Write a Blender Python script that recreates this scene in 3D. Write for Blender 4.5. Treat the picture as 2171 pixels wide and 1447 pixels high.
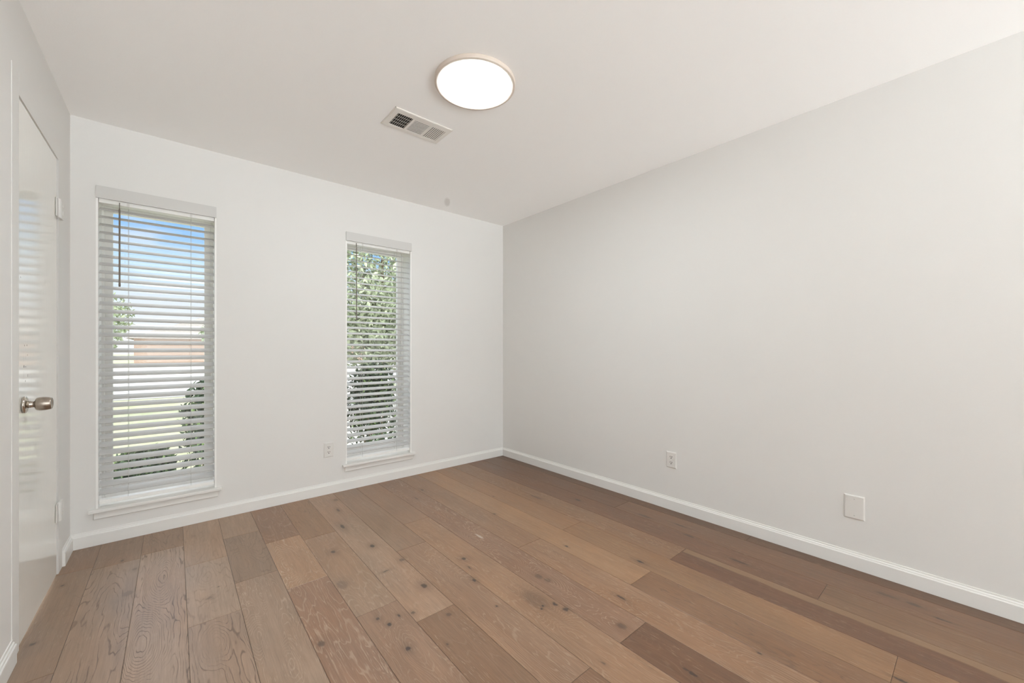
import bpy, bmesh, math, random
from mathutils import Vector, Matrix
random.seed(7)
PI = math.pi
scene = bpy.context.scene
for o in list(bpy.data.objects):
    bpy.data.objects.remove(o)

# ------------------------------------------------------------------ camera
W, H_IMG = 2171, 1447
TH = math.radians(40.2896)          # heading, clockwise from +Y (the window wall)
cam_d = bpy.data.cameras.new('camera')
cam_d.sensor_fit = 'HORIZONTAL'; cam_d.sensor_width = 36.0
cam_d.lens = 844.0 / W * 36.0
cam_d.shift_y = 16.5 / W
cam_d.clip_start = 0.02; cam_d.clip_end = 400
cam = bpy.data.objects.new('camera', cam_d)
scene.collection.objects.link(cam)
cam.location = (0, 0, 1.13)
cam.rotation_euler = (PI / 2, 0, -TH)
scene.camera = cam

# ------------------------------------------------------------------ colour management
scene.view_settings.view_transform = 'Standard'
scene.view_settings.look = 'None'
scene.view_settings.gamma = 1.0
scene.view_settings.use_curve_mapping = False
scene.view_settings.exposure = 0.05
scene.cycles.max_bounces = 16
scene.cycles.diffuse_bounces = 12
scene.cycles.transparent_max_bounces = 24

# ------------------------------------------------------------------ node helper
class G:
    def __init__(s, tree): s.t = tree; s.n = tree.nodes; s.l = tree.links
    def _in(s, sock, v):
        if v is None: return
        if hasattr(v, 'node'): s.l.new(v, sock)
        else: sock.default_value = v
    def m(s, op, a, b=None, c=None, clamp=False):
        n = s.n.new('ShaderNodeMath'); n.operation = op; n.use_clamp = clamp
        s._in(n.inputs[0], a); s._in(n.inputs[1], b); s._in(n.inputs[2], c)
        return n.outputs[0]
    def v(s, op, a, b=None, out=0):
        n = s.n.new('ShaderNodeVectorMath'); n.operation = op
        s._in(n.inputs[0], a); s._in(n.inputs[1], b)
        return n.outputs[out]
    def sep(s, a):
        n = s.n.new('ShaderNodeSeparateXYZ'); s._in(n.inputs[0], a); return n.outputs
    def comb(s, x, y, z=0.0):
        n = s.n.new('ShaderNodeCombineXYZ')
        for i, q in enumerate((x, y, z)): s._in(n.inputs[i], q)
        return n.outputs[0]
    def noise(s, vec, scale=5.0, detail=2.0, rough=0.5, dist=0.0, out=0):
        n = s.n.new('ShaderNodeTexNoise'); s._in(n.inputs['Vector'], vec)
        n.inputs['Scale'].default_value = scale; n.inputs['Detail'].default_value = detail
        n.inputs['Roughness'].default_value = rough; n.inputs['Distortion'].default_value = dist
        return n.outputs[out]
    def mr(s, v, a, b, c=0.0, d=1.0, smooth=True):
        n = s.n.new('ShaderNodeMapRange'); n.interpolation_type = 'SMOOTHSTEP' if smooth else 'LINEAR'
        s._in(n.inputs[0], v)
        for i, q in enumerate((a, b, c, d)): s._in(n.inputs[i + 1], q)
        return n.outputs[0]
    def mix(s, f, a, b, mode='MIX'):
        n = s.n.new('ShaderNodeMix'); n.data_type = 'RGBA'; n.blend_type = mode
        s._in(n.inputs[0], f); s._in(n.inputs[6], a); s._in(n.inputs[7], b)
        return n.outputs[2]
    def attr(s, name, out='Color'):
        n = s.n.new('ShaderNodeAttribute'); n.attribute_name = name; return n.outputs[out]
    def coord(s, which='Object'):
        n = s.n.new('ShaderNodeTexCoord'); return n.outputs[which]
    def bump(s, h, strength=0.2, dist=0.01):
        n = s.n.new('ShaderNodeBump'); s._in(n.inputs['Height'], h)
        n.inputs['Strength'].default_value = strength; n.inputs['Distance'].default_value = dist
        return n.outputs[0]

def lin(c):
    c /= 255.0
    return c / 12.92 if c <= 0.04045 else ((c + 0.055) / 1.055) ** 2.4
def rgb(r, g, b, k=1.0): return (lin(r) * k, lin(g) * k, lin(b) * k, 1.0)

def mat(name, base=(0.8, 0.8, 0.8, 1), rough=0.5, metal=0.0, spec=0.5, coat=0.0):
    m = bpy.data.materials.new(name); m.use_nodes = True
    b = m.node_tree.nodes['Principled BSDF']
    b.inputs['Base Color'].default_value = base
    b.inputs['Roughness'].default_value = rough
    b.inputs['Metallic'].default_value = metal
    b.inputs['Specular IOR Level'].default_value = spec
    b.inputs['Coat Weight'].default_value = coat
    return m, G(m.node_tree), b

# ------------------------------------------------------------------ sky (world)
wd = bpy.data.worlds.new('sky'); scene.world = wd; wd.use_nodes = True
g = G(wd.node_tree)
bg = wd.node_tree.nodes['Background']
dirn = g.v('NORMALIZE', g.coord('Generated'))
dx, dy, dz = g.sep(dirn)[0:3]
ramp = wd.node_tree.nodes.new('ShaderNodeValToRGB')
zz = g.m('MULTIPLY_ADD', dz, 0.5, 0.5)
g.l.new(zz, ramp.inputs[0])
cr = ramp.color_ramp
stops = [(0.0, (0.80, 0.79, 0.78, 1)), (0.485, (0.86, 0.86, 0.86, 1)), (0.505, (0.97, 0.98, 1.0, 1)),
         (0.545, (0.84, 0.92, 1.0, 1)), (0.585, (0.55, 0.78, 1.0, 1)), (0.625, (0.22, 0.52, 1.0, 1)),
         (0.66, (0.45, 0.66, 1.0, 1)), (0.78, (0.86, 0.89, 0.93, 1)), (1.0, (0.90, 0.91, 0.93, 1))]
while len(cr.elements) < len(stops): cr.elements.new(0.5)
for e, (p, c) in zip(cr.elements, stops): e.position = p; e.color = c
cl = g.noise(g.v('MULTIPLY', dirn, (1.0, 1.0, 3.5)), 5.0, 4.0, 0.55)
clm = g.m('MULTIPLY', g.mr(cl, 0.52, 0.70), 0.45)
col = g.mix(clm, ramp.outputs[0], (0.95, 0.96, 1.0, 1))
SKY, BEH_UP, BEH_DN, LAMP = 1.10, 2.9, 21.0, 55.0
behind = g.mr(g.m('MULTIPLY', dy, -1.0), 0.1, 0.7)         # added fill glow behind the camera, lifts walls and ceiling through the open rear
col = g.mix(behind, col, (0.89, 0.96, 0.985, 1))
up = g.mr(dz, -0.28, -0.07)
bst = g.m('MULTIPLY_ADD', up, BEH_UP - BEH_DN, BEH_DN)
sky_s = g.mr(dz, 0.30, 0.62, SKY, SKY * 3.0)             # upper sky, out of view, raised to brighten sills and slat tops
strength = g.m('ADD', g.m('MULTIPLY', behind, g.m('SUBTRACT', bst, sky_s)), sky_s)
g.l.new(col, bg.inputs[0]); g.l.new(strength, bg.inputs[1])

# ------------------------------------------------------------------ sun (outside only; the house shades the room)
sd = bpy.data.lights.new('sun', 'SUN'); sd.energy = 1.6; sd.angle = math.radians(1.0); sd.color = (1.0, 0.96, 0.88)
sun = bpy.data.objects.new('sun', sd); scene.collection.objects.link(sun)
sun.location = (10, -4, 20)
sun.rotation_euler = Vector((-0.62, 0.22, -0.75)).to_track_quat('-Z', 'Y').to_euler()

# ------------------------------------------------------------------ mesh helpers
class MB:
    def __init__(s): s.v = []; s.f = []; s.smooth = []
    def add(s, vs, fs, smooth=False):
        k = len(s.v); s.v += [tuple(q) for q in vs]
        for f in fs: s.f.append(tuple(i + k for i in f)); s.smooth.append(smooth)
    def box(s, x0, x1, y0, y1, z0, z1, M=None):
        vs = [Vector((x, y, z)) for z in (z0, z1) for y in (y0, y1) for x in (x0, x1)]
        if M: vs = [M @ q for q in vs]
        s.add(vs, [(0, 2, 3, 1), (4, 5, 7, 6), (0, 1, 5, 4), (2, 6, 7, 3), (0, 4, 6, 2), (1, 3, 7, 5)])
    def frustum(s, b, t, fn):
        """b,t: rect (u0,u1,v0,v1) at depth 0 / depth h ; fn maps (u,v,depth)->xyz"""
        (u0, u1, v0, v1, d0), (a0, a1, b0, b1, d1) = b, t
        vs = [fn(u0, v0, d0), fn(u1, v0, d0), fn(u1, v1, d0), fn(u0, v1, d0),
              fn(a0, b0, d1), fn(a1, b0, d1), fn(a1, b1, d1), fn(a0, b1, d1)]
        s.add(vs, [(0, 3, 2, 1), (4, 5, 6, 7), (0, 1, 5, 4), (1, 2, 6, 5), (2, 3, 7, 6), (3, 0, 4, 7)])
    def prism(s, prof, fn, a, b):
        """closed profile extruded from a to b; fn(p,q,t)->xyz"""
        n = len(prof)
        vs = [fn(p, q, a) for p, q in prof] + [fn(p, q, b) for p, q in prof]
        fs = [(i, (i + 1) % n, (i + 1) % n + n, i + n) for i in range(n)]
        fs += [tuple(range(n))[::-1], tuple(range(n, 2 * n))]
        s.add(vs, fs)
    def lathe(s, prof, M=None, seg=48, caps=True):
        """prof: list of (r,z) about Z"""
        vs = []
        for r, z in prof:
            for k in range(seg):
                a = 2 * PI * k / seg
                q = Vector((r * math.cos(a), r * math.sin(a), z))
                vs.append(M @ q if M else q)
        fs = []
        for i in range(len(prof) - 1):
            for k in range(seg):
                k2 = (k + 1) % seg
                fs.append((i * seg + k, i * seg + k2, (i + 1) * seg + k2, (i + 1) * seg + k))
        s.add(vs, fs, True)
        if caps:
            k0 = len(s.v) - len(vs)
            s.f.append(tuple(k0 + i for i in range(seg))[::-1]); s.smooth.append(False)
            s.f.append(tuple(k0 + (len(prof) - 1) * seg + i for i in range(seg))); s.smooth.append(False)
    def build(s, name, m, parent=None, bevel=0.0, loc=None, fix=True):
        me = bpy.data.meshes.new(name); me.from_pydata(s.v, [], s.f); me.update()
        if fix:
            bm = bmesh.new(); bm.from_mesh(me); bmesh.ops.recalc_face_normals(bm, faces=bm.faces); bm.to_mesh(me); bm.free()
        me.polygons.foreach_set('use_smooth', s.smooth)
        if m: me.materials.append(m)
        o = bpy.data.objects.new(name, me); scene.collection.objects.link(o)
        if loc:
            me.transform(Matrix.Translation(-Vector(loc))); o.location = loc
        if parent:
            o.parent = parent
            if not loc: me.transform(Matrix.Translation(-parent_world(parent)))
            else: o.location = Vector(loc) - parent_world(parent)
        if bevel:
            b = o.modifiers.new('bevel', 'BEVEL'); b.width = bevel; b.segments = 2; b.limit_method = 'ANGLE'; b.angle_limit = math.radians(35)
            b.harden_normals = False
        return o
def parent_world(p):
    v = Vector(p.location)
    while p.parent: p = p.parent; v += Vector(p.location)
    return v
def thing(name, label, cat, loc, group=None):
    o = bpy.data.objects.new(name, None); o.empty_display_size = 0.1; scene.collection.objects.link(o)
    o.location = loc; tag(o, label, cat, group); return o
def tag(o, label, cat, group=None, kind=None):
    o['label'] = label; o['category'] = cat
    if group: o['group'] = group
    if kind: o['kind'] = kind
    return o
def struct(o, label=None):
    o['kind'] = 'structure'
    if label: o['label'] = label; o['category'] = o.name.split('_')[0]
    return o

# ------------------------------------------------------------------ materials
WALLC = (0.745, 0.732, 0.712, 1)
def paint(name, base, rough, bs=420.0, bstr=0.12, bd=0.002):
    m, g, b = mat(name, base, rough)
    n = g.noise(g.coord(), bs * 0.35, 3.0, 0.55)
    g.l.new(g.bump(n, bstr, bd), b.inputs['Normal'])
    return m
M_wall = paint('wall_paint', WALLC, 0.62, 420, 0.10)
M_trim = paint('trim_paint', (0.79, 0.778, 0.755, 1), 0.32, 60, 0.02)
M_casing = paint('casing_paint', (0.74, 0.726, 0.704, 1), 0.55, 60, 0.02)
M_plastic, _, _ = mat('white_plastic', (0.73, 0.712, 0.685, 1), 0.35)
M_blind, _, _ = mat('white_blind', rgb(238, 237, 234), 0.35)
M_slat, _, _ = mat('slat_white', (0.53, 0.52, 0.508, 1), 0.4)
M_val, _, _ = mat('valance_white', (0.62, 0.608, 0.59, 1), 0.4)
M_vinyl, _, _ = mat('window_vinyl', (0.90, 0.89, 0.87, 1), 0.4)
M_liner, _, _ = mat('jamb_white', (0.90, 0.89, 0.87, 1), 0.35)
M_dark, _, _ = mat('slot_dark', rgb(30, 27, 25), 0.7)
M_wand, g, b = mat('wand_acrylic', rgb(120, 114, 106), 0.2)
M_cord, _, _ = mat('ladder_cord', rgb(190, 188, 183), 0.8)
M_duct, _, _ = mat('duct_shade', rgb(34, 29, 27), 0.8)
M_register, _, _ = mat('register_enamel', rgb(232, 228, 222), 0.4)
M_ring, _, _ = mat('light_ring', rgb(212, 199, 187), 0.4)

# ceiling paint with a faint smudge near the window wall
M_ceil, g, b = mat('ceiling_paint', (0.965, 0.958, 0.950, 1), 0.8)
P = g.coord()
n1 = g.noise(P, 130.0, 3.0, 0.55)
g.l.new(g.bump(n1, 0.14, 0.002), b.inputs['Normal'])
q0 = g.sep(g.v('SUBTRACT', P, (1.861, 3.092, 2.446)))
ua = g.m('ADD', g.m('MULTIPLY', q0[0], .516), g.m('MULTIPLY', q0[1], .857)); ub = g.m('SUBTRACT', g.m('MULTIPLY', q0[0], .857), g.m('MULTIPLY', q0[1], .516))
d = g.comb(g.m('MULTIPLY', ua, 9.5), g.m('MULTIPLY', ub, 38.0), 0.0)
d = g.v('ADD', d, g.v('SCALE', g.v('SUBTRACT', g.noise(P, 22.0, 2.0, 0.5, 0.0, 1), (0.5, 0.5, 0.5)), None))
d.node.inputs[1].links[0].from_node.inputs['Scale'].default_value = 0.5
ln = g.v('LENGTH', g.v('MULTIPLY', d, (1, 1, 0)), None, 1)
sm = g.mr(ln, 0.6, 1.25, 0.30, 0.0)
g.l.new(g.mix(sm, (0.965, 0.958, 0.950, 1), rgb(165, 158, 148)), b.inputs['Base Color'])

# door paint: semi-gloss, with small chips and filler marks
M_door, g, b = mat('door_paint', rgb(233, 231, 225), 0.12)
P = g.coord()
n1 = g.noise(g.v('MULTIPLY', P, (1, 1, 0.25)), 60.0, 2.0, 0.5)
g.l.new(g.bump(n1, 0.05, 0.002), b.inputs['Normal'])
chips = [(2.424, 1.145, .006, .004), (2.456, 1.146, .006, .004), (2.462, 1.107, .004, .003), (2.415, 1.063, .007, .006),
         (2.440, 1.061, .010, .003), (2.466, 1.025, .003, .007), (2.436, 1.005, .004, .004), (2.412, 1.030, .002, .018),
         (2.412, 1.095, .002, .014), (2.438, 1.100, .002, .012), (2.372, 1.405, .004, .004)]
acc = None
for (cy, cz, ry, rz) in chips:
    q = g.v('MULTIPLY', g.v('SUBTRACT', P, (0, cy - 2.340, cz - 0.010)), (0, 1 / ry, 1 / rz))
    k = g.mr(g.v('LENGTH', q, None, 1), 0.5, 1.2, 1.0 if ry > .0025 else 0.25, 0.0)
    acc = k if acc is None else g.m('MAXIMUM', acc, k)
g.l.new(g.mix(acc, rgb(233, 231, 225), rgb(96, 88, 78)), b.inputs['Base Color'])

# brushed metal for the knob
M_knob, g, b = mat('satin_nickel', rgb(172, 161, 150), 0.26, 1.0)
M_knobd, _, _ = mat('polished_nickel', rgb(200, 192, 182), 0.12, 1.0)

# lamp diffuser
M_lamp = bpy.data.materials.new('lamp_diffuser'); M_lamp.use_nodes = True
nt = M_lamp.node_tree; nt.nodes.clear(); g = G(nt)
em = nt.nodes.new('ShaderNodeEmission'); out = nt.nodes.new('ShaderNodeOutputMaterial')
em.inputs[0].default_value = (0.89, 0.98, 1.01, 1); em.inputs[1].default_value = LAMP
g.l.new(em.outputs[0], out.inputs[0])

# window glass
M_glass = bpy.data.materials.new('window_glass'); M_glass.use_nodes = True
nt = M_glass.node_tree; nt.nodes.clear(); g = G(nt)
tr = nt.nodes.new('ShaderNodeBsdfTransparent'); tr.inputs[0].default_value = (0.98, 0.985, 0.98, 1)
gl = nt.nodes.new('ShaderNodeBsdfGlossy'); gl.inputs['Roughness'].default_value = 0.02
mx = nt.nodes.new('ShaderNodeMixShader'); out = nt.nodes.new('ShaderNodeOutputMaterial')
mx.inputs[0].default_value = 0.05
g.l.new(tr.outputs[0], mx.inputs[1]); g.l.new(gl.outputs[0], mx.inputs[2]); g.l.new(mx.outputs[0], out.inputs[0])

# ------------------------------------------------------------------ room constants
XL, XR, YB, ZC = -0.447, 2.677, 3.308, 2.446
YR = -4.6                       # the room runs on behind the camera
TK = 0.20
WIN = [(-0.347, 0.214), (1.051, 1.620)]
WZ0, WZ1 = 0.190, 2.080
DOOR = (2.340, 2.975, 2.078)

# ------------------------------------------------------------------ oak floor (one mesh, every plank its own face group)
PW, PX0 = 0.1812, 0.0405
J = {-4: [], -3: [(2.097), (2.985)], -2: [2.945], -1: [2.981], 0: [2.081, 2.672], 1: [2.330, 2.917], 2: [2.113, 2.690],
     3: [1.705, 2.598], 4: [0.72, 1.514], 5: [0.9, 2.115], 6: [0.5, 2.411], 7: [0.90], 8: [-0.1, 1.707], 9: [1.09],
     10: [0.2, 1.697], 11: [1.085], 12: [0.48], 13: [-0.3, 1.697], 14: [0.9]}
T = {  # tints, nearest board first (seen colours; window glare and falloff to the right painted in)
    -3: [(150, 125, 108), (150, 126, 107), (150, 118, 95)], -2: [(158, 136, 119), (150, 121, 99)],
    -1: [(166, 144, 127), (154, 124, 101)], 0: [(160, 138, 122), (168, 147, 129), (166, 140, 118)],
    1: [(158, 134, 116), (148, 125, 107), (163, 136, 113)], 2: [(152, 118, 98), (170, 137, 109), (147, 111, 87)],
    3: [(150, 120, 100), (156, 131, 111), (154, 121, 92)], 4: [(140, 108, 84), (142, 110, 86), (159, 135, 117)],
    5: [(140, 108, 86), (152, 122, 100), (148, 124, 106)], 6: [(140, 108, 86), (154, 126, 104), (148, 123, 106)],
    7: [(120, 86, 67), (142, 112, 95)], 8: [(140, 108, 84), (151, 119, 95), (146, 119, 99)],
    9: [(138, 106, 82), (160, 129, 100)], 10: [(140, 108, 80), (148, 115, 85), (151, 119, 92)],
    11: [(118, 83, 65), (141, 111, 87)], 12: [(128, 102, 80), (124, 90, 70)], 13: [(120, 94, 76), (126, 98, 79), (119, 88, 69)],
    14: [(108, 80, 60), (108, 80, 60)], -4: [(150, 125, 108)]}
# line style per board: >0 pale limed lines, <0 dark open grain ; ring density
L = {-3: [(-.2, 5), (-.1, 4), (.1, 4)], -2: [(-.85, 5), (-.3, 5)], -1: [(-1.0, 7), (-.5, 6)], 0: [(-.9, 5), (-.4, 6), (-.3, 5)],
     1: [(.5, 9), (-.5, 6), (-.1, 5)], 2: [(.5, 6), (.8, 9), (.3, 6)], 3: [(.3, 6), (.35, 5), (-.5, 7)],
     4: [(.15, 5), (.15, 5), (.25, 6)], 5: [(.3, 8), (.35, 7), (.05, 4)], 6: [(.2, 7), (.3, 8), (.05, 4)], 7: [(.1, 5), (.5, 8)],
     8: [(.3, 7), (.35, 8), (.2, 6)], 9: [(-.5, 7), (.1, 5)], 10: [(.05, 4), (.1, 5), (.1, 5)], 11: [(.05, 5), (.3, 9)],
     12: [(.05, 5), (.1, 5)], 13: [(-.05, 5), (-.1, 5), (.05, 5)], 14: [(-.2, 6), (-.2, 6)], -4: [(0, 5)]}
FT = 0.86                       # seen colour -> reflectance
def soft(c, k):  # greyer mean on the left boards stands in for window glare
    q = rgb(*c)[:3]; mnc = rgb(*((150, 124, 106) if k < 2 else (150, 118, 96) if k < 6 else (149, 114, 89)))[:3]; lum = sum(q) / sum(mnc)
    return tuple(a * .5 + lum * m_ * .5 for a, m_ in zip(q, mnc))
vs, fs, tint, par, rnd = [], [], [], [], []
GAP, BV, DP = 0.0005, 0.0016, 0.0011
for k in range(-4, 15):
    x0 = PX0 + PW * k; x1 = x0 + PW
    xa, xb = max(x0, XL - 0.02), min(x1, XR + 0.02)
    if xb - xa < 0.01: continue
    ys = [YR] + J[k] + [YB + 0.02]
    for i in range(len(ys) - 1):
        y0, y1 = ys[i], ys[i + 1]
        c = T[k][min(i, len(T[k]) - 1)]; lp = L[k][min(i, len(L[k]) - 1)]
        base = len(vs)
        for (e, z) in ((GAP, -DP), (GAP + BV, 0.0)):
            vs += [(xa + e, y0 + e, z), (xb - e, y0 + e, z), (xb - e, y1 - e, z), (xa + e, y1 - e, z)]
        quads = [(4, 5, 6, 7), (0, 1, 5, 4), (1, 2, 6, 5), (2, 3, 7, 6), (3, 0, 4, 7)]
        for q in quads:
            fs.append(tuple(base + a for a in q))
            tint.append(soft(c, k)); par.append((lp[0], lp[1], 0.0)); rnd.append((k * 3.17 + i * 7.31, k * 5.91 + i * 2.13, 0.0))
base = len(vs)                  # the dark bed under the gaps
vs += [(XL - .02, YR, -0.0016), (XR + .02, YR, -0.0016), (XR + .02, YB + .02, -0.0016), (XL - .02, YB + .02, -0.0016),
       (XL - .02, YR, -0.06), (XR + .02, YR, -0.06), (XR + .02, YB + .02, -0.06), (XL - .02, YB + .02, -0.06)]
for q in [(0, 1, 2, 3), (7, 6, 5, 4), (0, 4, 5, 1), (1, 5, 6, 2), (2, 6, 7, 3), (3, 7, 4, 0)]:
    fs.append(tuple(base + a for a in q)); tint.append((0.03, 0.02, 0.013)); par.append((0, 1, 0)); rnd.append((0, 0, 0))
me = bpy.data.meshes.new('floor'); me.from_pydata(vs, [], fs); me.update()
for nm, data in (('tint', tint), ('par', par), ('rnd', rnd)):
    a = me.attributes.new(nm, 'FLOAT_VECTOR', 'FACE')
    a.data.foreach_set('vector', [q for t in data for q in t])
floor = bpy.data.objects.new('floor', me); scene.collection.objects.link(floor); struct(floor)

M_floor, g, b = mat('oak_planks', rough=0.42, spec=0.5)
P = g.coord(); px, py, pz = g.sep(P)[0:3]
tn = g.attr('tint', 'Vector'); pr = g.sep(g.attr('par', 'Vector')); rn = g.attr('rnd', 'Vector')
PP = g.v('ADD', P, rn)
# warp so the lines wander
wob = g.noise(g.v('MULTIPLY', PP, (11.0, 2.0, 1.0)), 1.0, 3.0, 0.5)
field = g.noise(g.v('MULTIPLY', PP, (6.0, 0.85, 1.0)), 1.0, 1.5, 0.45)
field = g.m('ADD', g.m('MULTIPLY', field, 1.6), g.m('MULTIPLY', wob, 0.55))
# growth swirls  (x, y, rx, ry, amplitude)
for (cx, cy, rx, ry, am) in [(-0.085, 2.045, .07, .22, 1.1), (-0.05, 2.60, .05, .20, -.8), (0.255, 1.85, .05, .14, .8), (0.309, 2.13, .03, .12, .5),
                             (0.673, 1.402, .05, .16, .6), (0.91, 1.724, .04, .12, .7), (1.394, .952, .05, .14, .6), (1.39, 1.40, .05, .15, .8),
                             (1.235, 1.25, .06, .14, .9), (1.998, 1.148, .05, .16, .6), (0.12, 1.9, .04, .12, -.9), (0.13, 2.33, .05, .1, .5),
                             (0.45, 2.35, .06, .2, .6), (1.552, 1.062, .05, .12, .6), (1.45, .78, .05, .15, -.6), (0.29, 2.55, .05, .15, .7),
                             (0.30, 1.60, .05, .16, -.7), (1.36, 1.95, .04, .14, .6), (1.60, 1.35, .05, .2, .7)]:
    q = g.v('MULTIPLY', g.v('SUBTRACT', P, (cx, cy, 0)), (1 / rx, 1 / ry, 0))
    e = g.mr(g.v('LENGTH', q, None, 1), 0.0, 1.6, am * 0.55, 0.0)
    field = g.m('ADD', field, e)
ringc = g.m('MULTIPLY', field, g.m('MULTIPLY', pr[1], 2.6))
fr = g.m('FRACT', ringc)
tri = g.m('ABSOLUTE', g.m('SUBTRACT', fr, 0.5))                     # 0 in the line centre
line = g.mr(tri, 0.02, g.m('MULTIPLY_ADD', g.noise(g.v('MULTIPLY', PP, (12.0, 3.0, 1.0)), 1.0, 2.0, 0.5), 0.22, 0.03), 1.0, 0.0)
brk = g.mr(g.noise(g.v('MULTIPLY', PP, (60.0, 9.0, 1.0)), 1.0, 3.0, 0.6), 0.34, 0.54)
brk2 = g.mr(g.noise(g.v('MULTIPLY', PP, (7.0, 2.0, 1.0)), 1.0, 2.0, 0.5), 0.32, 0.52)
line = g.m('MULTIPLY', line, g.m('MULTIPLY', brk, brk2))
fib = g.noise(g.v('MULTIPLY', PP, (260.0, 9.0, 1.0)), 1.0, 3.0, 0.65)
fib2 = g.noise(g.v('MULTIPLY', PP, (75.0, 2.6, 1.0)), 1.0, 4.0, 0.6)
blot = g.noise(g.v('MULTIPLY', PP, (8.0, 2.6, 1.0)), 1.0, 3.0, 0.6)
val = g.m('ADD', g.m('MULTIPLY', g.m('SUBTRACT', fib, 0.5), 0.55), g.m('MULTIPLY', g.m('SUBTRACT', fib2, 0.5), 0.50))
val = g.m('ADD', val, g.m('MULTIPLY', g.m('SUBTRACT', blot, 0.5), 0.5))
val = g.m('ADD', val, 1.0)
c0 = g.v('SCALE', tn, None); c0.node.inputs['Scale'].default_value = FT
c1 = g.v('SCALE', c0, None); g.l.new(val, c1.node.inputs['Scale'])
hue = g.mr(g.noise(g.v('MULTIPLY', PP, (5.0, 1.6, 1.0)), 1.0, 2.0, 0.5), 0.35, 0.65)
c1 = g.v('MULTIPLY', c1, g.comb(1.0, g.m('MULTIPLY_ADD', hue, 0.05, 0.95), g.m('MULTIPLY_ADD', hue, 0.10, 0.87)))
pale = g.m('MAXIMUM', g.m('MULTIPLY', line, pr[0]), 0.0)
darkl = g.m('MAXIMUM', g.m('MULTIPLY', line, g.m('MULTIPLY', pr[0], -1.0)), 0.0)
c2 = g.mix(g.m('MULTIPLY', pale, 0.75), c1, rgb(206, 182, 158, 0.85))
c2 = g.mix(g.m('MULTIPLY', darkl, 0.80), c2, rgb(92, 70, 56))
# fine limed pores, short pale dashes along the board
pore = g.mr(g.noise(g.v('MULTIPLY', PP, (330.0, 22.0, 1.0)), 1.0, 2.0, 0.5), 0.60, 0.68)
pore = g.m('MULTIPLY', pore, g.mr(g.noise(g.v('MULTIPLY', PP, (16.0, 3.0, 1.0)), 1.0, 2.0, 0.5), 0.42, 0.62))
c2 = g.mix(g.m('MULTIPLY', pore, g.m('MULTIPLY_ADD', g.m('MAXIMUM', pr[0], 0.0), 0.5, 0.25)), c2, rgb(206, 184, 160, 0.9))
# sapwood strips: (board edge x, side, y range)
for (xs, wdt, y0, y1, amt) in [(2.213, .045, -1.0, 1.08, .75), (0.765, .0, 0, 0, 0)][:1]:
    wv = g.m('MULTIPLY', g.m('SUBTRACT', g.noise(g.comb(0.0, py, 0.0), 3.0, 2.0, 0.5), 0.5), 0.05)
    e = g.mr(g.m('ADD', px, wv), xs - wdt - .006, xs - wdt + .006)
    e = g.m('MULTIPLY', e, g.m('LESS_THAN', px, xs + .002)); e = g.m('MULTIPLY', e, g.m('LESS_THAN', py, y1))
    c2 = g.mix(g.m('MULTIPLY', e, amt), c2, rgb(158, 128, 98, 0.8))
# knots: x, y, rx, ry, strength, halo
KN = [(.910, 1.724, .016, .024, .75, 2.6), (.673, 1.574, .010, .015, .9, 1.8), (.650, 1.639, .009, .012, .7, 2.2), (.727, 1.600, .006, .014, .8, 1.5),
      (.673, 1.402, .012, .017, .85, 2.2), (.781, 1.578, .010, .012, .6, 2.5), (.892, 1.470, .014, .012, .45, 2), (1.119, 1.608, .010, .016, .85, 2.5),
      (.615, 1.987, .030, .050, .35, 1.6), (.821, 1.964, .020, .008, .6, 2.5), (.798, 1.325, .006, .008, .5, 3), (.866, 2.264, .013, .024, .8, 2.2),
      (.817, 2.637, .012, .045, .75, 2.4), (.877, 2.923, .011, .035, .6, 2.2), (.924, 3.136, .020, .035, .4, 2), (1.191, 1.808, .013, .018, .8, 3.0),
      (1.165, 1.715, .005, .022, .7, 1.6), (.675, 2.342, .014, .020, .75, 3.0), (.932, 2.014, .016, .018, .5, 2.2), (1.520, 2.911, .012, .030, .5, 2.4),
      (1.399, 2.770, .006, .030, .5, 1.5), (1.299, 1.168, .016, .017, .8, 1.3), (1.288, 1.224, .010, .019, .8, 1.3), (1.238, 1.250, .006, .008, .95, 1.6),
      (1.219, 1.238, .006, .008, .95, 1.6), (1.081, 1.382, .006, .007, .8, 1.5), (1.394, .952, .020, .028, .45, 2.0), (1.384, 1.426, .020, .030, .4, 1.8),
      (1.393, 1.376, .018, .026, .4, 1.8), (1.552, 1.062, .008, .030, .75, 2.4), (1.178, .881, .005, .015, .5, 2), (1.245, 1.300, .055, .10, .30, 1.2),
      (1.716, 1.541, .007, .016, .85, 1.5), (2.309, 1.958, .011, .032, .75, 2.0), (1.870, 2.427, .006, .012, .7, 1.5), (2.109, 2.203, .016, .08, .45, 1.6),
      (1.677, 2.161, .006, .018, .7, 1.8), (1.891, 1.176, .010, .026, .9, 2.6), (2.476, 1.254, .007, .05, .75, 2.0), (2.431, 1.476, .014, .06, .45, 1.6),
      (2.293, .835, .010, .06, .65, 1.8), (2.378, 1.149, .010, .045, .55, 1.6), (1.659, .535, .006, .015, .8, 1.6), (1.377, .651, .008, .020, .8, 2),
      (1.378, .676, .006, .012, .6, 2), (2.498, .193, .015, .03, .5, 2), (2.448, .105, .005, .035, .85, 1.3), (2.498, .282, .014, .05, .4, 1.8),
      (1.893, .176, .007, .03, .8, 1.5), (-.214, 2.972, .008, .016, .6, 2), (-.408, 2.844, .008, .012, .6, 2.5), (-.163, 2.557, .020, .035, .35, 1.8),
      (-.156, 2.817, .012, .020, .35, 1.8), (-.415, 2.353, .012, .009, .6, 2.2), (.16, 2.35, .006, .006, .6, 1.5), (.12, 2.27, .016, .014, .35, 1.8),
      (.43, 1.64, .016, .022, .5, 2.5)]
core = None; halo = None
wq = g.v('SUBTRACT', g.noise(P, 60.0, 2.0, 0.5, 0.0, 1), (0.5, 0.5, 0.5))
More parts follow.
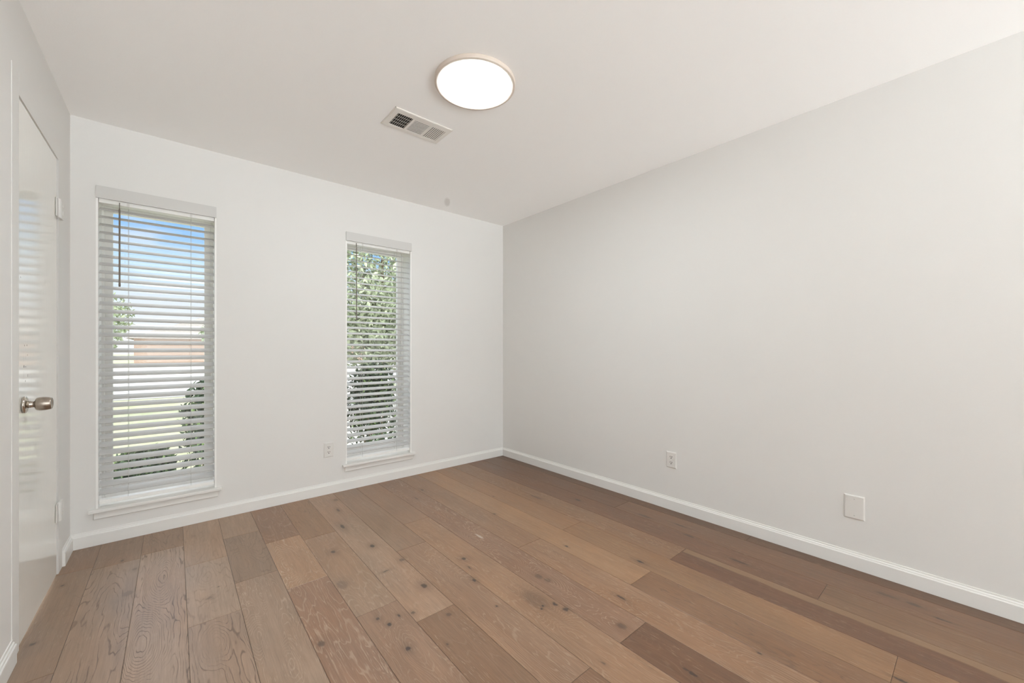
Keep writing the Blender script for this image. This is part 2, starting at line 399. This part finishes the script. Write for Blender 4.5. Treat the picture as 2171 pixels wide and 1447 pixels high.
wp = g.v('ADD', P, g.v('MULTIPLY', wq, (.012, .016, 0)))
for (cx, cy, rx, ry, st, hl) in KN:
    q = g.v('MULTIPLY', g.v('SUBTRACT', wp, (cx, cy, 0)), (1 / rx, 1 / ry, 0))
    ln = g.v('LENGTH', q, None, 1)
    a = g.mr(ln, 0.45, 1.05, st, 0.0); h = g.mr(ln, 0.7, 1.0 + hl, st * 0.42, 0.0)
    core = a if core is None else g.m('MAXIMUM', core, a)
    halo = h if halo is None else g.m('MAXIMUM', halo, h)
c3 = g.mix(halo, c2, rgb(88, 68, 54))
c3 = g.mix(core, c3, rgb(52, 42, 38))
# pale filled split
q = g.v('MULTIPLY', g.v('SUBTRACT', wp, (1.406, 1.965, 0)), (1 / .009, 1 / .05, 0))
c3 = g.mix(g.mr(g.v('LENGTH', q, None, 1), 0.5, 1.1, 0.7, 0.0), c3, rgb(196, 184, 172))
g.l.new(c3, b.inputs['Base Color'])
g.l.new(g.m('MULTIPLY_ADD', blot, 0.20, g.m('MULTIPLY_ADD', fib, 0.10, 0.22)), b.inputs['Roughness'])
hh = g.m('ADD', g.m('MULTIPLY', fib, 0.5), g.m('MULTIPLY', line, -0.5))
hh = g.m('ADD', hh, g.m('MULTIPLY', g.noise(g.v('MULTIPLY', PP, (14.0, 3.0, 1.0)), 1.0, 2.0, 0.5), 2.2))
g.l.new(g.bump(hh, 0.35, 0.0012), b.inputs['Normal'])
me.materials.append(M_floor)

# ------------------------------------------------------------------ walls and ceiling
def wall_with_holes(name, fn, u0, u1, v0, v1, holes, depth, m):
    """fn(u,v,d): d from 0 (room face) to depth"""
    us = sorted({u0, u1} | {h[0] for h in holes} | {h[1] for h in holes})
    vv = sorted({v0, v1} | {h[2] for h in holes} | {h[3] for h in holes})
    mb = MB(); idx = {}
    def vid(u, v, d):
        key = (round(u, 5), round(v, 5), round(d, 5))
        if key not in idx: idx[key] = len(mb.v); mb.v.append(tuple(fn(u, v, d)))
        return idx[key]
    cell = {}
    for i in range(len(us) - 1):
        for j in range(len(vv) - 1):
            cu, cv = (us[i] + us[i + 1]) / 2, (vv[j] + vv[j + 1]) / 2
            cell[i, j] = not any(h[0] < cu < h[1] and h[2] < cv < h[3] for h in holes)
    def face(*q): mb.f.append(q); mb.smooth.append(False)
    for (i, j), solid in cell.items():
        if not solid: continue
        a, b_, c, d_ = us[i], us[i + 1], vv[j], vv[j + 1]
        for d in (0, depth): face(vid(a, c, d), vid(b_, c, d), vid(b_, d_, d), vid(a, d_, d))
        if not cell.get((i - 1, j), False): face(vid(a, c, 0), vid(a, d_, 0), vid(a, d_, depth), vid(a, c, depth))
        if not cell.get((i + 1, j), False): face(vid(b_, c, 0), vid(b_, d_, 0), vid(b_, d_, depth), vid(b_, c, depth))
        if not cell.get((i, j - 1), False): face(vid(a, c, 0), vid(b_, c, 0), vid(b_, c, depth), vid(a, c, depth))
        if not cell.get((i, j + 1), False): face(vid(a, d_, 0), vid(b_, d_, 0), vid(b_, d_, depth), vid(a, d_, depth))
    return mb.build(name, m)
o = wall_with_holes('wall_back', lambda u, v, d: (u, YB + d, v), XL - TK, XR + TK, -0.06, ZC, [(a, b_, WZ0, WZ1) for a, b_ in WIN], TK, M_wall); struct(o)
o = wall_with_holes('wall_left', lambda u, v, d: (XL - d, u, v), YR, YB, -0.06, ZC, [(DOOR[0] - .012, DOOR[1] + .030, -0.06, DOOR[2] + .012)], TK, M_wall); struct(o)
mb = MB(); mb.box(XR, XR + TK, YR, YB, -0.06, ZC); struct(mb.build('wall_right', M_wall))
mb = MB(); mb.box(XL - TK, XR + TK, YR, YB + TK, ZC, ZC + 0.15); struct(mb.build('ceiling', M_ceil))

# baseboards: flat face with a stepped, bevelled top
BP = [(0, 0.0006), (0.013, 0.0006), (0.013, 0.0655), (0.0115, 0.0685), (0.0095, 0.0690), (0.0080, 0.0760), (0.0045, 0.0785), (0.0035, 0.0865), (0, 0.0870)]
mb = MB(); mb.prism(BP, lambda p, q, t: (t, YB - p, q), XL, XR); struct(mb.build('baseboard_back', M_trim))
mb = MB(); mb.prism(BP, lambda p, q, t: (XR - p, t, q), YR, YB - .0002); struct(mb.build('baseboard_right', M_trim))
mb = MB()
mb.prism(BP, lambda p, q, t: (XL + p, t, q), YR, 2.253)
mb.prism(BP, lambda p, q, t: (XL + p, t, q), 3.088, YB - .0002)
struct(mb.build('baseboard_left', M_trim))

# ------------------------------------------------------------------ door, jamb and casing
mb = MB()
cw = 0.085
def casing_prof(u):  # u: distance from opening edge -> proudness
    return [(0.0, 0.0), (0.0, 0.0015), (cw - .002, 0.0022), (cw, 0.0016), (cw, 0.0)]
pr_ = casing_prof(0)
mb.prism([(d_, u) for u, d_ in pr_], lambda p, q, t: (XL + p, DOOR[0] - 0.004 - q, t), 0.0006, DOOR[2] + 0.004 + cw)
mb.prism([(d_, u) for u, d_ in pr_], lambda p, q, t: (XL + p, DOOR[1] + 0.028 + q, t), 0.0006, DOOR[2] + 0.004 + cw)
mb.prism([(d_, u) for u, d_ in pr_], lambda p, q, t: (XL + p, t, DOOR[2] + 0.006 + q), DOOR[0] - 0.004, DOOR[1] + 0.028)
struct(mb.build('trim_1', M_casing), 'flat white casing around the white slab door')
mb = MB()  # jamb
mb.box(XL - 0.11, XL - 0.0005, DOOR[0] - .0115, DOOR[0] - .004, 0.0006, DOOR[2] + .0115)
mb.box(XL - 0.11, XL - 0.011, DOOR[1] + .005, DOOR[1] + .0295, 0.0006, DOOR[2] + .0115)
mb.box(XL - 0.11, XL - 0.0005, DOOR[0] - .004, DOOR[1] + .005, DOOR[2] + .005, DOOR[2] + .0115)
mb.box(XL - 0.075, XL - 0.045, DOOR[0] - .004, DOOR[0] + .008, 0.0006, DOOR[2] + .005)
mb.box(XL - 0.075, XL - 0.045, DOOR[1] - .006, DOOR[1] + .005, 0.0006, DOOR[2] + .005)
struct(mb.build('trim_2', M_trim), 'white jamb lining the door opening')
mb = MB(); mb.box(XL - 0.038, XL - 0.001, DOOR[0], DOOR[1], 0.010, DOOR[2])
door = mb.build('door_1', M_door, bevel=0.0015, loc=(XL - 0.02, DOOR[0], 0.010)); struct(door, 'smooth white slab door with a nickel knob')

KY, KZ = 2.402, 0.915
KM = Matrix.Translation((XL, KY, KZ)) @ Matrix.Rotation(PI / 2, 4, 'Y')
mb = MB(); mb.lathe([(0.031, 0.0), (0.033, 0.002), (0.033, 0.006), (0.026, 0.0105), (0.017, 0.0125)], KM, 48)
knob = None
ko = MB(); ko.lathe([(0.0105, 0.030), (0.021, 0.0315), (0.0245, 0.035), (0.0262, 0.042), (0.0265, 0.050), (0.0258, 0.060), (0.0235, 0.071), (0.0225, 0.0735),
                     (0.0190, 0.0745), (0.0182, 0.0725), (0.0, 0.0722)], KM, 48, caps=False)
knob = ko.build('door_knob', M_knob, door)
mb.build('rose', M_knobd, knob)
nk = MB(); nk.lathe([(0.0145, 0.011), (0.0135, 0.018), (0.0125, 0.021), (0.0125, 0.032)], KM, 32); nk.build('neck', M_knobd, knob)
for hz in (0.270, 1.788):
    mb = MB()
    y0, y1 = DOOR[1] + 0.002, DOOR[1] + 0.068
    mb.box(XL + 0.0025, XL + 0.0135, y0 + .018, y1, hz, hz + 0.095)
    mb.box(XL + 0.0002, XL + 0.0035, y0 - .028, y0 + .002, hz + .002, hz + 0.093)
    bar = Matrix.Translation((XL + 0.0065, y0 + 0.010, hz))
    mb.lathe([(0.0065, 0.0), (0.0065, 0.095)], bar, 20)
    hg = mb.build('hinge', M_casing, door, bevel=0.0008)
    for dz in (0.022, 0.058):
        r = MB(); r.box(XL + 0.0135, XL + 0.0160, y0 + .036, y1 - .004, hz + dz, hz + dz + 0.018); r.build('hinge_screw', M_casing, hg, bevel=0.001)

# ------------------------------------------------------------------ windows
def window(n, x0, x1):
    FY0, FY1 = YB + 0.165, YB + 0.2
    st, top, bot = 0.056, 0.105, 0.082
    mb = MB()
    mb.box(x0, x0 + st, FY0, FY1, WZ0 + .018, WZ1); mb.box(x1 - st, x1, FY0, FY1, WZ0 + .018, WZ1)
    mb.box(x0 + st, x1 - st, FY0, FY1, WZ1 - top, WZ1); mb.box(x0 + st, x1 - st, FY0, FY1, WZ0 + .018, WZ0 + bot + .018)
    # inner stop beads
    mb.box(x0, x0 + .022, FY0 - .02, FY0, WZ0 + .018, WZ1); mb.box(x1 - .022, x1, FY0 - .02, FY0, WZ0 + .018, WZ1)
    mb.box(x0 + .022, x1 - .022, FY0 - .02, FY0, WZ1 - .05, WZ1); mb.box(x0 + .022, x1 - .022, FY0 - .02, FY0, WZ0 + .018, WZ0 + .055)
    w = mb.build('window_%d' % n, M_vinyl, bevel=0.002, loc=((x0 + x1) / 2, FY0, WZ0 + .018))
    struct(w, 'white framed fixed window ' + ('nearest the door' if n == 1 else 'nearest the room corner'))
    mb = MB(); mb.box(x0 + st - .004, x1 - st + .004, FY0 + .012, FY0 + .016, WZ0 + bot + .012, WZ1 - top + .004); mb.build('pane', M_glass, w)
    mb = MB(); mb.box(x0 - .028, x1 + .028, YB - .030, YB - .0005, WZ0, WZ0 + .018); mb.box(x0 + .0005, x1 - .0005, YB - .002, YB + .2, WZ0 + .0005, WZ0 + .0175)
    mb.build('window_sill', M_trim, w, bevel=0.003)
    mb = MB()
    mb.box(x0 + .0002, x0 + .0095, YB - .0012, FY0 - .0205, WZ0 + .0182, WZ1 - .0002); mb.box(x1 - .0095, x1 - .0002, YB - .0012, FY0 - .0205, WZ0 + .0182, WZ1 - .0002)
    mb.box(x0 + .0097, x1 - .0097, YB + .002, FY0 - .0205, WZ1 - .006, WZ1 - .0002)
    mb.build('jamb_liner', M_liner, w)
    mb = MB(); mb.frustum((x0 - .012, x1 + .012, .146, WZ0 - .0003, .0), (x0 - .006, x1 + .006, .152, WZ0 - .0003, .011), lambda u, v, d: (u, YB - .0003 - d, v))
    mb.build('apron', M_trim, w)
for n, (a, b_) in enumerate(WIN): window(n + 1, a, b_)

def blind(label, x0, x1, phi, wand_x, wand_z, group):
    Y0 = YB - 0.012
    t = thing('window_blind', label, 'window blind', ((x0 + x1) / 2, YB + .03, WZ0 + .018), group)
    a, b_ = x0 + .0115, x1 - .0115
    mb = MB()
    mb.prism([(0, 2.006), (0, 2.0765), (.004, 2.0765), (.010, 2.070), (.010, 2.006)], lambda p, q, u: (u, Y0 + p, q), x0 + .001, x1 - .001)
    mb.build('valance', M_val, t)
    mb = MB(); mb.box(a, b_, YB + .006, YB + .060, 1.984, 2.040); mb.build('headrail', M_blind, t, bevel=.002)
    # slats: thin crowned strips in one mesh
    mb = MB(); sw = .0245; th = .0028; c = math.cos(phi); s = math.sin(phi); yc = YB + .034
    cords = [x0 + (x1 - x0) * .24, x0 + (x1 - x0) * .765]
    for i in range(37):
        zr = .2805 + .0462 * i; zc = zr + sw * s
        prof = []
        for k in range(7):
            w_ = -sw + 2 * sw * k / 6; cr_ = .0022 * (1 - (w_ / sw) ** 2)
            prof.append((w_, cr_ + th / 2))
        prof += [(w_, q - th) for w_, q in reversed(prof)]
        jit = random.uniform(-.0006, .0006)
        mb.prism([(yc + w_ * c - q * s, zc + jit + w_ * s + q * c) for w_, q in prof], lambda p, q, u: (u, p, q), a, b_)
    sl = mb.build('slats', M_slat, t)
    mb = MB(); mb.box(a, b_, YB + .010, YB + .058, .2275, .2490); mb.build('bottom_rail', M_blind, t, bevel=.003)
    for cx in cords:
        mb = MB()
        for yy in (yc - sw * c - .0012, yc + sw * c + .0012):
            mb.box(cx - .0007, cx + .0007, yy - .0006, yy + .0006, .24, 1.99)
        mb.build('ladder_cord', M_cord, t)
        mb = MB(); mb.box(cx - .006, cx + .006, YB + .0035, YB + .0058, 1.986, 2.004); mb.build('cord_clip', M_plastic, t)
    mb = MB(); wy = YB - .001
    mb.lathe([(.0045, wand_z), (.0052, wand_z + .01), (.0042, wand_z + .03), (.0042, 1.955), (.0025, 1.965)], Matrix.Translation((wand_x, wy, 0)), 8)
    mb.box(wand_x - .002, wand_x + .002, wy - .002, wy + .006, 1.965, 1.998)
    mb.build('tilt_wand', M_wand, t)
G_ = 'window blinds'
blind('white slatted blind in the wide window nearest the door, sky showing through its top', WIN[0][0], WIN[0][1], math.radians(28), -.2487, 1.501, G_)
blind('white slatted blind in the window nearest the room corner, leafy tree behind it', WIN[1][0], WIN[1][1], math.radians(20), 1.136, 1.369, G_)

# ------------------------------------------------------------------ ceiling light and vent
LC = (1.1335, 1.6185)
t = thing('ceiling_light', 'round flush ceiling light, glowing white disc in a pale ring', 'ceiling light', (LC[0], LC[1], ZC))
mb = MB(); Mz = Matrix.Translation((LC[0], LC[1], ZC))
mb.lathe([(0.1985, -0.0003), (0.1985, -0.003), (0.1965, -0.011), (0.1975, -0.0160), (0.1960, -0.0185), (0.1815, -0.0190), (0.1805, -0.0140), (0.150, -0.0135)], Mz, 96)
mb.build('housing', M_ring, t)
mb = MB(); mb.lathe([(0.1802, -0.0138), (0.1802, -0.0160), (0.165, -0.0165), (0.10, -0.0168), (0.0, -0.0170)], Mz, 96, caps=False); mb.build('diffuser', M_lamp, t)

VX0, VX1, VY0, VY1 = .914, 1.276, 2.052, 2.256
t = thing('ceiling_vent', 'white metal air register with three louvre banks beside the ceiling light', 'air vent', ((VX0 + VX1) / 2, (VY0 + VY1) / 2, ZC))
banks = [(.948, 1.040), (1.054, 1.146), (1.158, 1.250)]; by0, by1 = 2.094, 2.228
zf = ZC - .0055
mb = MB()
def vface(x0, x1, y0, y1): mb.box(x0, x1, y0, y1, zf, ZC - .0012)
xs_ = [VX0 + .004] + [q for b2 in banks for q in b2] + [VX1 - .004]
for i in range(0, 8, 2): vface(xs_[i], xs_[i + 1], VY0 + .004, VY1 - .004)
for b2 in banks: vface(b2[0], b2[1], VY0 + .004, by0); vface(b2[0], b2[1], by1, VY1 - .004)
for (u0, u1, v0, v1) in ((VX0, VX1, VY0, VY0 + .004), (VX0, VX1, VY1 - .004, VY1), (VX0, VX0 + .004, VY0, VY1), (VX1 - .004, VX1, VY0, VY1)):
    mb.box(u0, u1, v0, v1, zf + .0015, ZC - .0003)
mb.build('frame', M_register, t)
mb = MB(); mb.box(VX0 + .01, VX1 - .01, VY0 + .02, VY1 - .02, ZC - .0012, ZC - .0004); mb.build('duct_shade_panel', M_duct, t)  # dark sheet standing in for shade inside the duct, no hole cut
def louvres(b2, kind):
    mb = MB()
    if kind == 'x':          # vanes run along X
        n = 10
        for i in range(n):
            y = by0 + (by1 - by0) * (i + .5) / n
            R = Matrix.Translation((0, y, ZC - .0034)) @ Matrix.Rotation(math.radians(0), 4, 'X')
            mb.box(b2[0], b2[1], -.0039, .0039, -.0004, .0004, R)
    else:
        n = 8; a = math.radians(-46 if kind == 'open' else 8); hw = .0042 if kind == 'open' else .0034
        for i in range(n):
            x = b2[0] + (b2[1] - b2[0]) * (i + .5) / n
            R = Matrix.Translation((x, 0, ZC - .0034)) @ Matrix.Rotation(a, 4, 'Y')
            mb.box(-hw * .55 if kind == 'open' else -hw, hw * .55 if kind == 'open' else hw, by0, by1, -.0004, .0004, R)
        if kind == 'open':
            for k in range(1, 4):
                y = by0 + (by1 - by0) * k / 4
                mb.box(b2[0], b2[1], y - .001, y + .001, ZC - .0024, ZC - .0016)
    return mb.build('louvre_bank', M_register, t)
louvres(banks[0], 'open'); louvres(banks[1], 'x'); louvres(banks[2], 'shut')
for (sx, sy) in ((VX0 + .016, 2.155), (VX1 - .016, 2.155)):
    mb = MB(); mb.lathe([(.0035, zf), (.0030, zf - .0010), (0, zf - .0014)], Matrix.Translation((sx, sy, 0)), 16, caps=False); mb.build('screw', M_register, t)

# ------------------------------------------------------------------ electrical plates
def plate(name, label, cat, fn, cu, cz, w, h, kind, group=None):
    """fn(u,v,d): u along wall, v up, d out from the wall"""
    t = thing(name, label, cat, fn(cu, cz, 0), group)
    mb = MB()
    mb.frustum((cu - w / 2, cu + w / 2, cz - h / 2, cz + h / 2, .0002), (cu - w / 2, cu + w / 2, cz - h / 2, cz + h / 2, .0035), fn)
    mb.frustum((cu - w / 2, cu + w / 2, cz - h / 2, cz + h / 2, .0035), (cu - w / 2 + .005, cu + w / 2 - .005, cz - h / 2 + .005, cz + h / 2 - .005, .0065), fn)
    mb.build('cover_plate', M_plastic, t)
    def disc(u, v, r, d0, d1, m, nm, par, seg=20, sx=1.0, flat=None):
        b2 = MB(); vs = []
        for d in (d0, d1):
            for k in range(seg):
                a = 2 * PI * k / seg; vv = r * math.sin(a)
                if flat: vv = max(-flat, min(flat, vv))
                vs.append(fn(u + sx * r * math.cos(a), v + vv, d))
        b2.add(vs, [tuple(range(seg))[::-1], tuple(range(seg, 2 * seg))] + [(k, (k + 1) % seg, (k + 1) % seg + seg, k + seg) for k in range(seg)])
        return b2.build(nm, m, par)
    if kind == 'outlet':
        for dv in (.0195, -.0195):
            r = disc(cu, cz + dv, .0172, .0065, .0085, M_plastic, 'receptacle', t, 28, 1.0, .0135)
            for du, hh_ in ((-.0063, .0050), (.0063, .0043)):
                b2 = MB(); b2.frustum((cu + du - .0016, cu + du + .0016, cz + dv + .004 - hh_, cz + dv + .004 + hh_, .0085), (cu + du - .0016, cu + du + .0016, cz + dv + .004 - hh_, cz + dv + .004 + hh_, .0088), fn)
                b2.build('slot', M_dark, r)
            disc(cu, cz + dv - .0070, 0.0033, .0085, .0088, M_dark, 'ground_hole', r, 14)
        disc(cu, cz, .0030, .0065, .0078, M_plastic, 'screw', t, 14)
    else:
        for dv in (.042, -.042):
            s_ = disc(cu, cz + dv, .0032, .0065, .0078, M_plastic, 'screw', t, 14)
            b2 = MB(); b2.frustum((cu - .0024, cu + .0024, cz + dv - .0006, cz + dv + .0006, .0078), (cu - .0024, cu + .0024, cz + dv - .0006, cz + dv + .0006, .0080), fn)
            b2.build('screw_slot', M_dark, s_)
    return t
fb = lambda u, v, d: Vector((u, YB - d, v))
fr_ = lambda u, v, d: Vector((XR - d, u, v))
plate('electrical_outlet', 'white duplex outlet low on the wall between the two windows', 'outlet', fb, .9205, .344, .071, .114, 'outlet', 'duplex outlets')
plate('electrical_outlet', 'white duplex outlet on the long blank wall, left of the blank plate', 'outlet', fr_, 1.415, .3505, .074, .112, 'outlet', 'duplex outlets')
plate('blank_wall_plate', 'white blank cover plate with two screws on the long wall', 'wall plate', fr_, .424, .3165, .082, .121, 'blank')

# ------------------------------------------------------------------ outside: ground
ZG = -0.30
def ext_mat(name, c0, c1, scale, rough=0.9, bump=0.3):
    m, g, b = mat(name, c0, rough)
    P = g.coord(); n = g.noise(P, scale, 5.0, 0.6)
    g.l.new(g.mix(g.mr(n, .35, .65), c0, c1), b.inputs['Base Color'])
    if bump: g.l.new(g.bump(n, bump, .02), b.inputs['Normal'])
    return m
M_lawn = ext_mat('lawn_grass', rgb(196, 202, 158, .62), rgb(214, 214, 182, .62), 3.0)
M_conc = ext_mat('pale_concrete', rgb(226, 222, 214, .62), rgb(238, 236, 230, .62), 1.2, bump=0.05)
M_asph = ext_mat('street_asphalt', rgb(205, 204, 202, .62), rgb(220, 219, 217, .62), 2.0, bump=0.05)
mb = MB(); mb.box(-90, 110, YB + TK + .02, 160, ZG - .3, ZG)
tag(mb.build('lawn', M_lawn), 'sunlit pale green lawn outside the windows', 'lawn', kind='structure')
mb = MB(); mb.box(-90, 110, 15.5, 27.0, ZG + .001, ZG + .02); tag(mb.build('street', M_asph), 'pale street beyond the front lawn', 'street', kind='structure')
mb = MB(); mb.box(1.9, 5.6, 5.6, 15.48, ZG + .001, ZG + .03); mb.box(-6, 22, 27.02, 44.5, ZG + .001, ZG + .03)
tag(mb.build('driveway', M_conc), 'white concrete driveway and walk beyond the hedge', 'driveway', kind='structure')

# foliage
def leaf_mat(name, ca, cb, cc):
    m, g, b = mat(name, ca, 0.55)
    r = g.attr('lr', 'Fac')
    col = g.mix(g.mr(r, 0.0, 0.6, smooth=False), ca, cb); col = g.mix(g.mr(r, 0.7, 1.0, smooth=False), col, cc)
    g.l.new(col, b.inputs['Base Color'])
    b.inputs['Subsurface Weight'].default_value = 0.0
    return m
M_leaf_tree = leaf_mat('leaves_tree', rgb(138, 148, 118, .8), rgb(170, 178, 146, .8), rgb(202, 206, 176, .8))
M_leaf_far = leaf_mat('leaves_far', rgb(160, 176, 136, .75), rgb(186, 198, 158, .75), rgb(214, 220, 186, .75))
M_leaf_hedge = leaf_mat('leaves_hedge', rgb(34, 48, 30), rgb(52, 72, 42), rgb(120, 142, 86))
M_bark = ext_mat('bark', rgb(96, 80, 64), rgb(128, 110, 92), 8.0)
def foliage(name, parent, m, blobs, n, size, loc=(0, 0, 0), rs=1):
    rnd_ = random.Random(rs); vs = []; fs = []; lr = []
    for _ in range(n):
        bx, by, bz, rx, ry, rz = rnd_.choice(blobs)
        while True:
            q = Vector((rnd_.uniform(-1, 1), rnd_.uniform(-1, 1), rnd_.uniform(-1, 1)))
            if 0.05 < q.length < 1: break
        q = q.normalized() * (rnd_.random() ** 0.45)
        c = Vector((bx + q.x * rx, by + q.y * ry, bz + q.z * rz))
        if c.z < ZG + .02: c.z = ZG + .02 + rnd_.random() * .1
        R = Matrix.Rotation(rnd_.uniform(0, 2 * PI), 3, 'Z') @ Matrix.Rotation(rnd_.uniform(-1.2, 1.2), 3, 'X') @ Matrix.Rotation(rnd_.uniform(-1.2, 1.2), 3, 'Y')
        s = size * rnd_.uniform(.6, 1.3); k = len(vs)
        for p in ((0, -s, 0), (s * .42, -s * .1, .12 * s), (0, s, 0), (-s * .42, -s * .1, .12 * s)): vs.append(tuple(c + R @ Vector(p)))
        fs += [(k, k + 1, k + 2), (k, k + 2, k + 3)]; v_ = rnd_.random(); lr += [v_, v_]
    me = bpy.data.meshes.new(name); me.from_pydata(vs, [], fs); me.update()
    a = me.attributes.new('lr', 'FLOAT', 'FACE'); a.data.foreach_set('value', lr)
    me.materials.append(m); o = bpy.data.objects.new(name, me); scene.collection.objects.link(o)
    me.transform(Matrix.Translation(-Vector(loc)))
    if parent: o.parent = parent
    else: o.location = loc
    return o
def trunk(parent, base, top, r, branches=()):
    mb = MB()
    def limb(a, b_, r0, r1):
        a, b_ = Vector(a), Vector(b_); d = b_ - a
        M = Matrix.Translation(a) @ d.to_track_quat('Z', 'Y').to_matrix().to_4x4()
        mb.lathe([(r0, 0), (r0 * .75 + r1 * .25, d.length * .3), (r1, d.length)], M, 10)
    limb(base, top, r, r * .6)
    for q in branches: limb(top, q, r * .5, r * .18)
    return mb.build('trunk', M_bark, parent)
def tree(label, x, y, z0, trunk_h, blobs, n, size, m, r, rs):
    t = thing('tree', label, 'tree', (x, y, z0))
    foliage('foliage', t, m, [(x + a, y + b_, z0 + c, d, e, f) for a, b_, c, d, e, f in blobs], n, size, (x, y, z0), rs)
    trunk(t, (x, y, z0 - .05), (x, y, z0 + trunk_h), r, [(x + a * .7, y + b_ * .7, z0 + c) for a, b_, c, *_ in blobs[:4]])
tree('leafy green tree filling the upper half of the window nearest the corner', 4.3, 10.5, ZG, 1.8,
     [(-.8, 0, 3.4, 1.6, 1.4, 1.2), (.8, .3, 3.2, 1.5, 1.4, 1.2), (0, 0, 4.6, 1.8, 1.5, 1.3), (-.2, -.6, 2.5, 1.5, 1.0, .9), (-1.4, .2, 4.6, 1.2, 1.2, 1.1), (1.4, 0, 4.4, 1.3, 1.2, 1.1), (-.9, -.3, 1.7, 1.1, .9, .8), (.6, -.2, 1.6, 1.3, 1.0, .8), (-1.9, .3, 3.2, 1.0, 1.0, 1.0)],
     15000, .085, M_leaf_tree, .13, 3)
tree('pale green tree far across the street, at the left edge of the wide window', -4.4, 33.0, ZG, 2.0,
     [(-.6, 0, 4.0, 2.2, 2.0, 1.7), (1.0, 0, 3.4, 1.6, 1.6, 1.5), (-.2, 0, 5.2, 1.7, 1.7, 1.3), (-2.4, 0, 4.2, 1.9, 1.8, 1.6), (.6, -.6, 2.2, 1.6, 1.4, 1.2)],
     7000, .16, M_leaf_far, .2, 5)
tree('pale green tree beyond the street at the right edge of the wide window', 3.3, 39.0, ZG, 1.6,
     [(-.4, 0, 2.6, 1.5, 1.4, 1.2), (.8, 0, 3.0, 1.5, 1.4, 1.3), (0, 0, 3.9, 1.3, 1.3, .9)], 4000, .15, M_leaf_far, .16, 8)
tree('small pale green tree beyond the street behind the corner window', 14.2, 34.0, ZG, 1.8,
     [(-.6, 0, 3.4, 2.2, 2.0, 1.5), (1.4, 0, 3.6, 2.2, 2.0, 1.6), (0, 0, 4.9, 2.0, 1.8, 1.2), (-2.0, 0, 4.0, 1.8, 1.6, 1.2)], 6000, .16, M_leaf_far, .2, 9)
# hedge shrubs just outside, each its own
shr = [(-.66, 4.36, .22, .32, .40), (-.19, 4.38, .22, .34, .60), (.27, 4.44, .24, .36, 1.14), (.73, 4.36, .15, .34, 1.16), (1.17, 4.42, .22, .36, 1.2), (1.68, 4.36, .30, .36, 1.25), (2.30, 4.42, .30, .36, 1.22)]
where = ['lowest dark green shrub at the left end of the hedge, outside the wide window', 'low dark green shrub behind the lower middle of the wide window',
         'tall dark green shrub behind the lower right of the wide window', 'narrow dark green shrub just right of the wide window, outside the wall',
         'dark green shrub at the lower left edge of the corner window', 'widest dark green shrub filling the bottom of the corner window',
         'dark green shrub at the right end of the hedge, past the corner window']
for i, (x, y, rx, ry, h) in enumerate(shr):
    t = thing('shrub', where[i], 'shrub', (x, y, ZG), 'hedge shrubs under the windows')
    foliage('foliage', t, M_leaf_hedge, [(x, y, ZG + h * .45, rx, ry, h * .5), (x - .05, y, ZG + h * .72, rx * .8, ry * .8, h * .32), (x + .05, y + .05, ZG + h * .78, rx * .7, ry * .8, h * .28)],
            4600, .030, (x, y, ZG), 20 + i)
    mb = MB()
    for k in range(5):
        a = k * 1.3 + i; d = Vector((math.cos(a) * rx * .5, math.sin(a) * ry * .5, h * .6))
        M = Matrix.Translation((x, y, ZG - .02)) @ d.to_track_quat('Z', 'Y').to_matrix().to_4x4()
        mb.lathe([(.012, 0), (.006, d.length)], M, 6)
    mb.build('stems', M_bark, t)

# neighbour's house across the street
M_brick, g, b = mat('neighbour_brick', rgb(214, 178, 156), 0.9)
bt = b.id_data.nodes.new('ShaderNodeTexBrick'); g.l.new(g.v('MULTIPLY', g.coord(), (1, 1, 1)), bt.inputs['Vector'])
mp = g.comb(g.sep(g.coord())[0], g.sep(g.coord())[2], 0.0); g.l.new(mp, bt.inputs['Vector'])
bt.inputs['Scale'].default_value = 4.0
bt.inputs['Color1'].default_value = rgb(230, 188, 166, .72); bt.inputs['Color2'].default_value = rgb(236, 202, 182, .72); bt.inputs['Mortar'].default_value = rgb(232, 222, 210, .35)
g.l.new(bt.outputs[0], b.inputs['Base Color'])
M_roof = ext_mat('neighbour_shingles', rgb(206, 198, 190, .5), rgb(222, 214, 206, .5), 6.0)
M_gar, _, _ = mat('garage_white', rgb(236, 234, 230, .4), 0.6)
M_wing, _, _ = mat('neighbour_pane', rgb(180, 190, 194, .3), 0.15)
hx0, hx1, hy0, hy1 = -2.6, 17.0, 46.0, 56.0; hz = 2.35
h = thing('neighbour_house', 'low pale brick house with light shingle roof across the street', 'house', ((hx0 + hx1) / 2, hy0, ZG))
mb = MB(); mb.box(hx0, hx1, hy0, hy1, ZG - .05, ZG + hz); mb.build('wall', M_brick, h)
mb = MB(); e = .5
vs_ = [(hx0 - e, hy0 - e, ZG + hz), (hx1 + e, hy0 - e, ZG + hz), (hx1 + e, hy1 + e, ZG + hz), (hx0 - e, hy1 + e, ZG + hz),
       (hx0 + 4.5, (hy0 + hy1) / 2, ZG + hz + 2.2), (hx1 - 4.5, (hy0 + hy1) / 2, ZG + hz + 2.2)]
mb.add(vs_, [(0, 3, 2, 1), (0, 1, 5, 4), (1, 2, 5), (2, 3, 4, 5), (3, 0, 4)]); mb.build('roof', M_roof, h)
for wx in (9.4, 13.2):
    mb = MB(); mb.box(wx - .75, wx + .75, hy0 - .05, hy0 + .02, ZG + .8, ZG + 2.0); f = mb.build('window', M_gar, h)
    mb = MB(); mb.box(wx - .66, wx + .66, hy0 - .07, hy0 - .04, ZG + .88, ZG + 1.92); mb.build('pane', M_wing, f)
mb = MB(); mb.box(3.6, 4.6, hy0 - .06, hy0 + .02, ZG, ZG + 2.05); mb.build('front_door', M_gar, h)
